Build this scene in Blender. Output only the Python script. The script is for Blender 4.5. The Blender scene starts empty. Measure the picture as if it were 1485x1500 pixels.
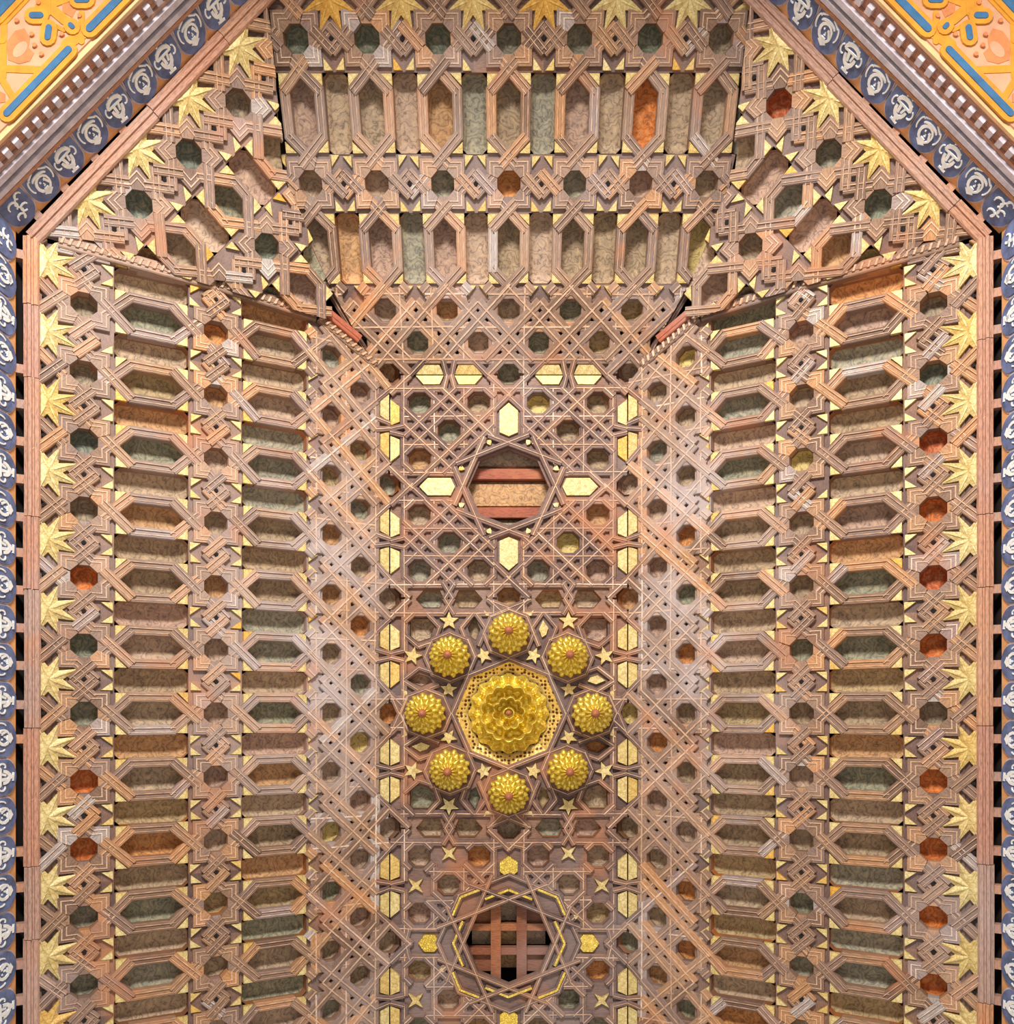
import bpy, bmesh, math, random
from mathutils import Matrix, Vector
from mathutils.geometry import tessellate_polygon
random.seed(7)
PI = math.pi
SC = bpy.context.scene
COL = SC.collection
S = 0.35            # one lattice unit of the carpentry in metres
KY = 0.963          # the lattice is slightly tighter along the room's long axis
ZA = 14.19          # height of the flat centre above the camera (units)
CO, SI = 0.872, 0.489

# ------------------------------------------------------------ camera, world, lights, exposure
cam = bpy.data.cameras.new('camera')
camo = bpy.data.objects.new('camera', cam)
COL.objects.link(camo)
camo.location = (0, 0, 0)
camo.rotation_euler = (PI, 0, 0)           # looks straight up, picture right = +X, picture down = +Y
cam.sensor_width = 36
cam.lens = 36 * 1240 / 1500
cam.shift_x = (742.5 - 745) / 1500
cam.shift_y = 295 / 1500
cam.clip_end = 100
SC.camera = camo

world = bpy.data.worlds.new('room_light')
SC.world = world
world.use_nodes = True
bg = world.node_tree.nodes['Background']
bg.inputs[0].default_value = (1.0, 0.97, 0.95, 1)
bg.inputs[1].default_value = 0.4


def area(name, loc, target, size, power, col):
    l = bpy.data.lights.new(name, 'AREA')
    l.shape = 'RECTANGLE'
    l.size, l.size_y = size
    l.energy = power
    l.color = col
    o = bpy.data.objects.new(name, l)
    COL.objects.link(o)
    o.location = loc
    o.rotation_euler = (Vector(target) - Vector(loc)).to_track_quat('-Z', 'Y').to_euler()
    return o


area('window_light', (-0.3, -3.9, 0.2), (0, -1.0, 4.6), (1.2, 0.7), 290, (1.0, 0.97, 0.93))
area('far_fill_light', (0.6, 3.0, -0.8), (0, 1.0, 4.6), (1.6, 1.0), 18, (1.0, 0.86, 0.7))  # unseen warm fill added to light the far end of the ceiling

SC.view_settings.view_transform = 'Standard'
SC.view_settings.look = 'None'
SC.view_settings.gamma = 1
SC.view_settings.use_curve_mapping = False
SC.view_settings.exposure = 0.5


# ------------------------------------------------------------ materials
def lin(r, g, b):
    return tuple(((c / 255) / 12.92 if c / 255 <= 0.04045 else ((c / 255 + 0.055) / 1.055) ** 2.4) for c in (r, g, b)) + (1,)


class NT:
    def __init__(s, name):
        s.m = bpy.data.materials.new(name)
        s.m.use_nodes = True
        s.t = s.m.node_tree
        s.n = s.t.nodes
        s.b = s.n['Principled BSDF']

    def new(s, kind, **kw):
        n = s.n.new(kind)
        for k, v in kw.items():
            if k in n.inputs:
                n.inputs[k].default_value = v
            else:
                setattr(n, k, v)
        return n

    def link(s, a, b):
        s.t.links.new(a, b)

    def ramp(s, fac, stops, interp='LINEAR'):
        r = s.n.new('ShaderNodeValToRGB')
        r.color_ramp.interpolation = interp
        e = r.color_ramp.elements
        while len(e) < len(stops):
            e.new(0.5)
        for i, (p, c) in enumerate(stops):
            e[i].position = p
            e[i].color = c
        s.link(fac, r.inputs[0])
        return r.outputs[0]

    def mix(s, fac, a, b, mode='MIX'):
        m = s.n.new('ShaderNodeMix')
        m.data_type = 'RGBA'
        m.blend_type = mode
        for sock, v in ((m.inputs[0], fac), (m.inputs[6], a), (m.inputs[7], b)):
            if isinstance(v, (int, float, tuple)):
                sock.default_value = v
            else:
                s.link(v, sock)
        return m.outputs[2]

    def noise(s, vec, scale, detail=3, rough=0.6, mp=None):
        if mp:
            q = s.new('ShaderNodeMapping')
            q.inputs['Scale'].default_value = mp
            s.link(vec, q.inputs[0])
            vec = q.outputs[0]
        n = s.new('ShaderNodeTexNoise', Scale=scale, Detail=detail, Roughness=rough)
        s.link(vec, n.inputs['Vector'])
        return n.outputs['Fac']

    def bump(s, h, strength=0.4, dist=0.004):
        b = s.new('ShaderNodeBump', Strength=strength, Distance=dist)
        s.link(h, b.inputs['Height'])
        s.link(b.outputs[0], s.b.inputs['Normal'])


def wood_mat(name, stops, pale=0.0, rough=0.7):
    t = NT(name)
    oi = t.new('ShaderNodeObjectInfo')
    geo = t.new('ShaderNodeNewGeometry')
    tc = t.new('ShaderNodeTexCoord')
    base = t.ramp(oi.outputs['Random'], stops)
    # a stretched grain along each bar
    gr = t.noise(tc.outputs['Object'], 9, 4, 0.7, (1.2, 9, 9))
    gcol = t.ramp(gr, [(0.32, (0.38, 0.34, 0.33, 1)), (0.5, (0.95, 0.95, 0.95, 1)), (0.7, (1.5, 1.42, 1.32, 1))])
    c = t.mix(0.8, base, gcol, 'MULTIPLY')
    # large zones where the timber is paler grey, others warm
    z = t.noise(geo.outputs['Position'], 0.9, 3, 0.6)
    zf = t.ramp(z, [(0.50, (0, 0, 0, 1)), (0.66, (1, 1, 1, 1))])
    c = t.mix(t_mul(t, zf, 0.22 + pale), c, lin(196, 186, 184))
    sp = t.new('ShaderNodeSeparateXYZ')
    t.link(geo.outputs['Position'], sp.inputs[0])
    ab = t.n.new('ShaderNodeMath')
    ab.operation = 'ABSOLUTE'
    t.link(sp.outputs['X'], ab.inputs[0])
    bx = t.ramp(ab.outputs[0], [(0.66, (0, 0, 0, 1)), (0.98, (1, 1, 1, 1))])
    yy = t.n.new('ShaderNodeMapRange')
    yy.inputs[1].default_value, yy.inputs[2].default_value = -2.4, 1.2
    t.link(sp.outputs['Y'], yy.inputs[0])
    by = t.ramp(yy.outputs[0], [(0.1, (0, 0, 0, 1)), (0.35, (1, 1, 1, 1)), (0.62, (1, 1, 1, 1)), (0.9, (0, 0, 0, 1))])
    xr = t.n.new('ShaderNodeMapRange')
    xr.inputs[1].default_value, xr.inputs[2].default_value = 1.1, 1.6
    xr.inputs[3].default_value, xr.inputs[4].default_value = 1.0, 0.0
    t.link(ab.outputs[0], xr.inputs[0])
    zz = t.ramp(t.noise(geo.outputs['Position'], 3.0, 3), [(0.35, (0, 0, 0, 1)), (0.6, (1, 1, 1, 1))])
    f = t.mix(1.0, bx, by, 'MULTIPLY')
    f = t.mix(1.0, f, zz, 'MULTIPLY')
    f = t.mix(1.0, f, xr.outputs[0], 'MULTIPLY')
    c = t.mix(t_mul(t, f, 0.55), c, lin(200, 190, 190))  # paler grey band along each inner slope, patchy, fading at both ends
    w = t.noise(geo.outputs['Position'], 2.3, 3, 0.6)
    wf = t.ramp(w, [(0.56, (0, 0, 0, 1)), (0.7, (1, 1, 1, 1))])
    c = t.mix(t_mul(t, wf, 0.5), c, lin(196, 128, 84))
    t.link(c, t.b.inputs['Base Color'])
    t.b.inputs['Roughness'].default_value = rough
    t.bump(gr, 0.35, 0.003)
    return t.m


def t_mul(t, a, k):
    m = t.n.new('ShaderNodeMath')
    m.operation = 'MULTIPLY'
    t.link(a, m.inputs[0])
    m.inputs[1].default_value = k
    return m.outputs[0]


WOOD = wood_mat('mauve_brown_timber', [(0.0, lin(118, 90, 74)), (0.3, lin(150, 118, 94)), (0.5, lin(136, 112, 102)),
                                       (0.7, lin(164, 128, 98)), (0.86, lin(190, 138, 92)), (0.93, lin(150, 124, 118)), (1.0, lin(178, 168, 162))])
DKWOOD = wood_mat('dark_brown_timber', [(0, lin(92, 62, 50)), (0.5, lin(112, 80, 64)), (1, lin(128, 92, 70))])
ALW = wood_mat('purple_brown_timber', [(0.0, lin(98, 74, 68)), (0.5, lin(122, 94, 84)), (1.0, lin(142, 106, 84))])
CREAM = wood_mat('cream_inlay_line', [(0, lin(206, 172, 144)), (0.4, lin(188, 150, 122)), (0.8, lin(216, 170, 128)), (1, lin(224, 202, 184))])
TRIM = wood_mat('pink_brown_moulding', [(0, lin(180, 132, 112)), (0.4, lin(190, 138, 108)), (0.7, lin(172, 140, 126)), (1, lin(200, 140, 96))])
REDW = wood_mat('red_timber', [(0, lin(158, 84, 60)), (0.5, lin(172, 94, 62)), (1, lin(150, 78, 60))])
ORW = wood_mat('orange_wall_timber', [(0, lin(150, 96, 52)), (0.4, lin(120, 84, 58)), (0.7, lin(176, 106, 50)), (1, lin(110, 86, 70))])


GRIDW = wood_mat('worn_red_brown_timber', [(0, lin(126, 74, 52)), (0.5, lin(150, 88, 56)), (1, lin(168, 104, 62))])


def plain(name, col, rough=0.7, metal=0.0, noise=0.0, scale=30):
    t = NT(name)
    t.b.inputs['Roughness'].default_value = rough
    t.b.inputs['Metallic'].default_value = metal
    if noise:
        geo = t.new('ShaderNodeNewGeometry')
        n = t.noise(geo.outputs['Position'], scale, 4, 0.65)
        k = 1 - noise
        a = tuple(c * k for c in col[:3]) + (1,)
        b = tuple(min(1, c * (1 + noise)) for c in col[:3]) + (1,)
        t.link(t.ramp(n, [(0.35, a), (0.65, b)]), t.b.inputs['Base Color'])
        t.bump(n, 0.3, 0.003)
    else:
        t.b.inputs['Base Color'].default_value = col
    return t.m


def gold_mat(name, stops, metal, rough, vs=60):
    t = NT(name)
    oi = t.new('ShaderNodeObjectInfo')
    tc = t.new('ShaderNodeTexCoord')
    base = t.ramp(oi.outputs['Random'], stops)
    v = t.new('ShaderNodeTexVoronoi', Scale=vs)
    v.feature = 'DISTANCE_TO_EDGE'
    q = t.noise(tc.outputs['Object'], 14, 3)
    t.link(tc.outputs['Object'], v.inputs['Vector'])
    f = t.ramp(v.outputs['Distance'], [(0.0, (0.45, 0.32, 0.18, 1)), (0.09, (1, 1, 1, 1))])
    c = t.mix(0.55, base, f, 'MULTIPLY')
    f2 = t.ramp(q, [(0.35, (0.78, 0.66, 0.45, 1)), (0.6, (1.08, 1.08, 1.05, 1))])
    c = t.mix(0.8, c, f2, 'MULTIPLY')
    t.link(c, t.b.inputs['Base Color'])
    t.b.inputs['Metallic'].default_value = metal
    t.b.inputs['Roughness'].default_value = rough
    t.bump(v.outputs['Distance'], 0.5, 0.004)
    return t.m


GOLD = gold_mat('pale_gilding', [(0, lin(214, 192, 128)), (0.55, lin(222, 206, 150)), (0.88, lin(218, 188, 114)), (0.95, lin(222, 168, 62)), (1, lin(224, 208, 152))], 0.12, 0.5, 16)
GOLDM = gold_mat('bright_gilding', [(0, lin(236, 206, 92)), (1, lin(240, 214, 110))], 0.75, 0.3, 26)
GOLDD = gold_mat('boss_gilding', [(0, lin(240, 218, 92)), (1, lin(244, 224, 108))], 0.6, 0.32, 14)


def board_mat(nm='painted_board', stops=None):
    t = NT(nm)
    oi = t.new('ShaderNodeObjectInfo')
    tc = t.new('ShaderNodeTexCoord')
    base = t.ramp(oi.outputs['Random'], stops or [
        (0.0, lin(140, 138, 116)), (0.1, lin(176, 152, 126)), (0.3, lin(186, 158, 136)), (0.42, lin(164, 140, 112)),
        (0.56, lin(186, 142, 98)), (0.66, lin(170, 146, 106)), (0.74, lin(150, 146, 128)), (0.82, lin(178, 146, 128)),
        (0.9, lin(200, 134, 74)), (0.96, lin(214, 190, 120))], 'CONSTANT')
    # painted scrolls
    mp = t.new('ShaderNodeMapping')
    t.link(tc.outputs['Object'], mp.inputs[0])
    off = t.new('ShaderNodeVectorMath')
    off.operation = 'SCALE'
    off.inputs[0].default_value = (31, 17, 5)
    t.link(oi.outputs['Random'], off.inputs['Scale'])
    t.link(off.outputs[0], mp.inputs['Location'])
    wv = t.new('ShaderNodeTexWave', Scale=2.4, Distortion=16.0, Detail=2.5)
    wv.inputs['Detail Scale'].default_value = 2.6
    wv.wave_type = 'RINGS'
    t.link(mp.outputs[0], wv.inputs['Vector'])
    l1 = t.ramp(wv.outputs['Fac'], [(0.0, (1, 1, 1, 1)), (0.14, (0, 0, 0, 1))])
    l2 = t.ramp(wv.outputs['Fac'], [(0.82, (0, 0, 0, 1)), (0.95, (1, 1, 1, 1))])
    c = t.mix(t_mul(t, l1, 0.55), base, lin(76, 66, 50))
    c = t.mix(t_mul(t, l2, 0.28), c, lin(216, 190, 140))
    n = t.noise(mp.outputs[0], 9, 5, 0.7)
    c = t.mix(0.7, c, t.ramp(n, [(0.3, (0.6, 0.6, 0.6, 1)), (0.7, (1.35, 1.3, 1.25, 1))]), 'MULTIPLY')
    t.link(c, t.b.inputs['Base Color'])
    t.b.inputs['Roughness'].default_value = 0.75
    t.bump(n, 0.3, 0.004)
    return t.m


BOARD = board_mat()
BOARD_O = board_mat('orange_board', [(0.0, lin(206, 112, 44)), (0.4, lin(216, 124, 52)), (0.75, lin(190, 92, 44)), (0.9, lin(222, 138, 70))])
BOARD_G = board_mat('grey_green_board', [(0.0, lin(124, 130, 112)), (0.3, lin(140, 136, 118)), (0.6, lin(150, 134, 112)), (0.85, lin(120, 128, 116))])
VOID = plain('roof_void', lin(40, 28, 22), 0.95)
BLUE = plain('blue_grey_paint', lin(98, 112, 152), 0.7, 0, 0.35, 12)
OCH = plain('ochre_orange_paint', lin(224, 164, 108), 0.8, 0, 0.2, 12)
WHITE = plain('white_brushwork', lin(244, 250, 248), 0.7, 0, 0.12, 30)
GREYB = plain('grey_blue_moulding', lin(196, 186, 194), 0.6, 0, 0.2, 18)
SLATE = plain('slate_blue_moulding', lin(96, 108, 140), 0.6, 0, 0.2, 18)
SOFP = plain('pink_buff_paint', lin(188, 142, 112), 0.8, 0, 0.12, 10)
SOFY = plain('ochre_yellow_paint', lin(190, 130, 34), 0.75, 0, 0.15, 14)
SOFB = plain('blue_bar_paint', lin(44, 92, 132), 0.7, 0, 0.18, 18)
SOFO = plain('orange_leaf_paint', lin(186, 116, 70), 0.8, 0, 0.15, 14)
KNOB = plain('red_brown_knob', lin(170, 104, 70), 0.5, 0, 0.25, 60)
DOT = plain('hole_shade_dark', lin(30, 20, 18), 0.95)
CRM = plain('cream_edge_paint', lin(214, 172, 124), 0.7, 0, 0.1, 14)


def rim_mat():
    t = NT('pierced_gilt_rim')
    tc = t.new('ShaderNodeTexCoord')
    v = t.new('ShaderNodeTexVoronoi', Scale=15)
    v.inputs['Randomness'].default_value = 0.35
    t.link(tc.outputs['Object'], v.inputs['Vector'])
    c = t.ramp(v.outputs['Distance'], [(0.34, lin(84, 48, 20)), (0.46, lin(224, 186, 104))])
    t.link(c, t.b.inputs['Base Color'])
    t.b.inputs['Metallic'].default_value = 0.4
    t.b.inputs['Roughness'].default_value = 0.45
    t.bump(v.outputs['Distance'], 0.8, 0.006)
    return t.m


RIM = rim_mat()


# ------------------------------------------------------------ mesh helpers (all in lattice units)
def raw(name, vs, fs, mats, mi=None, smooth=False):
    me = bpy.data.meshes.new(name)
    me.from_pydata([tuple(v) for v in vs], [], fs)
    for m in mats:
        me.materials.append(m)
    if mi:
        me.polygons.foreach_set('material_index', mi)
    if smooth:
        me.polygons.foreach_set('use_smooth', [True] * len(me.polygons))
    me.update()
    return me


def bar_mesh(L, w, style):
    """A planed bar along X, face up at z=0, with raised cream fillets."""
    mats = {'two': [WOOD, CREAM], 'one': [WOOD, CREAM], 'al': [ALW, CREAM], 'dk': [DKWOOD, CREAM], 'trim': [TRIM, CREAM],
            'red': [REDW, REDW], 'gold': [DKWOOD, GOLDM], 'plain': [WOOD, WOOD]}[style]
    th = 0.15 if style != 'trim' else 0.2
    b = w * 0.08
    h = w / 2
    if style == 'two':
        p = [(-h, -th, 0), (-h, -b, 0), (-h + b, 0, 0), (-h * 0.56, 0, 0), (-h * 0.52, 0.010, 1), (-h * 0.38, 0.010, 0), (-h * 0.34, -0.012, 0),
             (h * 0.34, -0.012, 0), (h * 0.38, 0.010, 1), (h * 0.52, 0.010, 0), (h * 0.56, 0, 0), (h - b, 0, 0), (h, -b, 0), (h, -th, 0)]
    elif style == 'gold':
        p = [(-h, -th, 0), (-h, -b, 0), (-h * 0.45, 0.0, 0), (-h * 0.4, 0.02, 1), (h * 0.4, 0.02, 0), (h * 0.45, 0, 0), (h, -b, 0), (h, -th, 0)]
    else:
        k = 0.2 if style in ('one', 'al', 'dk') else 0.34
        p = [(-h, -th, 0), (-h, -b, 0), (-h + b, 0, 0), (-h * k, 0, 0), (-h * k * 0.8, 0.014, 1), (h * k * 0.8, 0.014, 0), (h * k, 0, 0),
             (h - b, 0, 0), (h, -b, 0), (h, -th, 0)]
    n = len(p)
    vs, fs, mi = [], [], []
    for x in (-L / 2, L / 2):
        vs += [(x, q[0], q[1]) for q in p]
    for i in range(n - 1):
        fs.append((i, n + i, n + i + 1, i + 1))
        mi.append(p[i][2])
    fs.append(tuple(range(n)))
    fs.append(tuple(range(2 * n - 1, n - 1, -1)))
    mi += [0, 0]
    return raw('bar', vs, fs, mats, mi)


def prism_mesh(pts, z0, z1, mats, bevel=0.0, top_mat=0):
    """Extruded polygon with an optional chamfered top; fan-triangulated by tessellation."""
    a = sum(pts[i][0] * pts[(i + 1) % len(pts)][1] - pts[(i + 1) % len(pts)][0] * pts[i][1] for i in range(len(pts)))
    if a < 0:
        pts = pts[::-1]
    n = len(pts)
    cx = sum(p[0] for p in pts) / n
    cy = sum(p[1] for p in pts) / n
    vs = [(p[0], p[1], z0) for p in pts]
    rings = [(z1 - bevel, 1.0)] if bevel else []
    rings.append((z1, 1 - bevel * 2 if bevel else 1.0))
    for z, k in rings:
        vs += [(cx + (p[0] - cx) * k, cy + (p[1] - cy) * k, z) for p in pts]
    fs = []
    for r in range(len(rings)):
        for i in range(n):
            j = (i + 1) % n
            fs.append((r * n + i, r * n + j, (r + 1) * n + j, (r + 1) * n + i))
    mi = [0] * len(fs)
    off = len(rings) * n
    for t in tessellate_polygon([[Vector(vs[off + i]) for i in range(n)]]):
        q = [Vector(vs[off + i]) for i in t]
        if (q[1] - q[0]).cross(q[2] - q[0]).z < 0:
            t = t[::-1]
        fs.append(tuple(off + i for i in t))
        mi.append(top_mat)
    return raw('prism', vs, fs, mats, mi)


def plate_mesh(outer, holes, z0, z1, mats):
    loops = [outer] + holes
    vs = []
    fs = []
    base = []
    for lp in loops:
        base.append(len(vs))
        vs += [(p[0], p[1], z1) for p in lp]
    N = len(vs)
    for t in tessellate_polygon([[Vector((p[0], p[1], 0)) for p in lp] for lp in loops]):
        q = [Vector(vs[i]) for i in t]
        if (q[1] - q[0]).cross(q[2] - q[0]).z < 0:
            t = t[::-1]
        fs.append(tuple(t))
    vs += [(v[0], v[1], z0) for v in vs[:N]]
    for lp, b in zip(loops, base):
        n = len(lp)
        for i in range(n):
            j = (i + 1) % n
            fs.append((b + i, b + j, N + b + j, N + b + i))
    return raw('plate', vs, fs, mats)


def ngon(n, r, ph=0.0, cx=0, cy=0):
    return [(cx + r * math.cos(2 * PI * i / n + ph), cy + r * math.sin(2 * PI * i / n + ph)) for i in range(n)]


def starpts(n, R, r, ph=0.0, cx=0, cy=0):
    return [(cx + (R if i % 2 == 0 else r) * math.cos(PI * i / n + ph), cy + (R if i % 2 == 0 else r) * math.sin(PI * i / n + ph)) for i in range(2 * n)]


def tray_mesh(outline, depth=0.3, inset=0.05, wallmat=None, board=None, flange=0):
    """A hollowed coffer: walls, a sloping cove and a floor."""
    n = len(outline)
    cx = sum(p[0] for p in outline) / n
    cy = sum(p[1] for p in outline) / n
    ex = max(abs(p[0] - cx) for p in outline)
    ey = max(abs(p[1] - cy) for p in outline)

    def ins(d):
        return [(cx + (p[0] - cx) * (1 - d / ex), cy + (p[1] - cy) * (1 - d / ey)) for p in outline]
    rings = [(outline, -0.04), (outline, -depth * 0.72), (ins(inset), -depth * 0.93), (ins(inset * 2.0), -depth)]
    vs = []
    for r, z in rings:
        vs += [(p[0], p[1], z) for p in r]
    fs, mi = [], []
    for k in range(3):
        for i in range(n):
            j = (i + 1) % n
            fs.append((k * n + j, k * n + i, (k + 1) * n + i, (k + 1) * n + j)[::-1])
            mi.append(1 if k == 0 else 0)
    fs.append(tuple(3 * n + i for i in range(n)))
    mi.append(0)
    if flange:
        b = len(vs)
        vs += [(p[0] * flange, p[1] * flange, -0.075) for p in outline] + [(p[0], p[1], -0.075) for p in outline]
        for i in range(n):
            j = (i + 1) % n
            fs.append((b + i, b + j, b + n + j, b + n + i))
            mi.append(1)
    return raw('tray', vs, fs, [board or BOARD, wallmat or ORW], mi)


CACHE = {}


def cached(key, fn):
    if key not in CACHE:
        CACHE[key] = fn()
    return CACHE[key]


def link(name, me, parent, M=None):
    o = bpy.data.objects.new(name, me)
    COL.objects.link(o)
    if parent is not None:
        o.parent = parent
    if M is not None:
        o.matrix_basis = M
    return o


def tag(o, label=None, cat=None, group=None, kind=None):
    for k, v in (('label', label), ('category', cat), ('group', group), ('kind', kind)):
        if v:
            o[k] = v
    return o


class Panel:
    def __init__(s, name, label, O, U, T, clips=(), cat='ceiling panel', kind=None):
        U, T = Vector(U), Vector(T)
        N = U.cross(T).normalized()
        assert N.z < 0, name
        s.e = bpy.data.objects.new(name, None)
        COL.objects.link(s.e)
        s.e.empty_display_size = 0.2
        tag(s.e, label, cat, None, kind)
        M = Matrix((U, T, N)).transposed().to_4x4()
        M = Matrix.Translation(Vector(O) * S) @ (Matrix.Scale(S, 4) @ M)
        s.e.matrix_world = M
        s.M = M
        s.clips = clips        # functions (u,t)->list of (nu,nt,d) keep where nu*u+nt*t<=d
        s.count = {}
        s.deep = False
        s.cups = None

    def put(s, name, me, u=0, t=0, rot=0, h=0, jit=True, parent=None, label=None):
        if jit:
            u += random.uniform(-.006, .006)
            t += random.uniform(-.006, .006)
            rot += random.uniform(-.012, .012)
            h += random.uniform(-.007, .007)
        L = Matrix.Translation((u, t, h)) @ Matrix.Rotation(rot, 4, 'Z')
        if s.clips and not (name.endswith('_coffer') and s.deep and (abs(u) < 6.7 or s.clips is clip_top)):
            bb = [L @ v.co for v in me.vertices]
            cx = sum(v.x for v in bb) / len(bb)
            cy = sum(v.y for v in bb) / len(bb)
            pl = s.clips(cx, cy)
            cut = []
            for (a, b, d) in pl:
                w = [a * v.x + b * v.y - d for v in bb]
                if min(w) > -0.02:
                    return None
                if max(w) > 0.001:
                    cut.append((a, b, d))
            if cut:
                bm = bmesh.new()
                bm.from_mesh(me)
                Li = L.inverted()
                for (a, b, d) in cut:
                    nn = Vector((a, b, 0))
                    k = nn.length
                    co = Li @ (nn / k * (d / k))
                    no = Li.to_3x3() @ nn
                    bmesh.ops.bisect_plane(bm, geom=bm.verts[:] + bm.edges[:] + bm.faces[:], plane_co=co, plane_no=no, clear_outer=True)
                if not bm.faces:
                    bm.free()
                    return None
                m2 = bpy.data.meshes.new('cut_piece')
                for mm in me.materials:
                    m2.materials.append(mm)
                bm.to_mesh(m2)
                bm.free()
                if len(m2.vertices) < 4:
                    return None
                me = m2
        o = link(name, me, parent or s.e, L)
        if label:
            o['label'] = label
        return o

    def bar(s, name, p, q, w=0.155, style='two', h=0.0, ext=0.0, jit=True):
        du, dt = q[0] - p[0], q[1] - p[1]
        L = math.hypot(du, dt) + 2 * ext
        L = round(L, 2)
        if L < 0.03:
            return
        me = cached(('bar', L, w, style), lambda: bar_mesh(L, w, style))
        return s.put(name, me, (p[0] + q[0]) / 2, (p[1] + q[1]) / 2, math.atan2(dt, du), h, jit)


# key shapes
r0 = 0.354
HB = 0.39           # half width of a star band
TRI_HEX = [(0.155, 0.405), (0.315, 0.405), (0.315, 0.555)]
TRI_BAND = [(0.35, 0.37), (0.475, 0.37), (0.35, 0.215)]


def me_tri(pts, key):
    return cached(('tri', key), lambda: prism_mesh(pts, -0.06, 0.0, [GOLD], 0.012))


def me_cup(kind=None):
    bd = {'o': BOARD_O, 'g': BOARD_G}.get(kind)
    return cached(('cup', kind), lambda: tray_mesh(ngon(8, 0.2, PI / 8), 0.3, 0.02, board=bd, flange=1.5))


def me_star():
    return cached('bigstar', lambda: prism_mesh([p for p in starpts(8, 0.40, 0.215, PI / 8)], -0.06, 0.0, [GOLD], 0.01))


def me_bandplate():
    return cached('bandplate', lambda: plate_mesh([(-.5, -HB), (.5, -HB), (.5, HB), (-.5, HB)], [ngon(8, 0.205, PI / 8)], -0.14, -0.05, [ALW]))


def chevron_mesh():
    """one point of an eight-pointed star, with the cream fillet running parallel to its edges"""
    A = PI / 8
    cs = lambda r, a: (r * math.cos(a), r * math.sin(a))
    g = 0.985
    pts = [cs(0.19, -A * g), cs(0.357, -A * g), (0.467, 0), cs(0.357, A * g), cs(0.19, A * g)]
    me = prism_mesh(pts, -0.15, 0.0, [WOOD, CREAM, ORW], 0.0)
    bm = bmesh.new()
    bm.from_mesh(me)
    for (i0, i1, v0, v1) in ((0.298, 0.318, 0.392, 0.418), (0.235, 0.252, 0.31, 0.332)):
        for sg in (1, -1):
            q = [cs(i0, sg * A * g), cs(i1, sg * A * g), (v1, 0), (v0, 0)]
            if sg < 0:
                q = q[::-1]
            lo = [bm.verts.new((x, y, 0.0)) for x, y in q]
            hi = [bm.verts.new((x, y, 0.011)) for x, y in q]
            f = bm.faces.new(hi[::-1])
            f.material_index = 1
            for i in range(4):
                j = (i + 1) % 4
                bm.faces.new((lo[j], lo[i], hi[i], hi[j])).material_index = 0
    bm.normal_update()
    bmesh.ops.recalc_face_normals(bm, faces=bm.faces[:])
    bm.to_mesh(me)
    bm.free()
    return me


def star_unit(P, u, t, up=True, dn=True, outer=False, band_tri=(True, True)):
    """eight-pointed star round an octagonal hole at (u,t) with the knot at u+.5"""
    P.put('backing_plate', me_bandplate(), u, t, 0, 0, False)
    P.put('octagonal_coffer', me_cup(P.cups(round(u), t, outer) if P.cups else None), u, t, 0, 0)
    for k8 in range(8):
        P.put('star_point', cached('chev', chevron_mesh), u, t, k8 * PI / 4, 0.012 * (k8 % 2))
    k = 0.146
    for sx in (1, -1):
        for sy in (1, -1):
            P.bar('knot_bar', (u + sx * (r0 - 0.10), t + sy * 0.10), (u + sx * 0.5, t - sy * k), 0.15, 'two', 0.022 + 0.006 * (sx * sy), 0.02)
            if outer and sy == 1:
                P.bar('cross_bar', (u + sx * 0.10, t + 0.254), (u - sx * 0.266, t + 0.62), 0.15, 'two', 0.022 + 0.006 * sx, 0.0)
    P.put('hole_shade_disc', cached('dot', lambda: prism_mesh(ngon(6, 0.03), -0.02, 0.03, [DOT])), u + 0.5, t, 0, 0)  # solid dark disc, its colour stands in for the shade in a small gap
    for sy in (1, -1):
        if (sy == 1 and band_tri[0]) or (sy == -1 and band_tri[1]):
            for sx in (1, -1):
                m = me_tri([(sx * x, sy * y) for x, y in TRI_BAND], ('b', sx, sy))
                if random.random() < 0.97:
                    P.put('gold_triangle', m, u, t, 0, 0.0)


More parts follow.
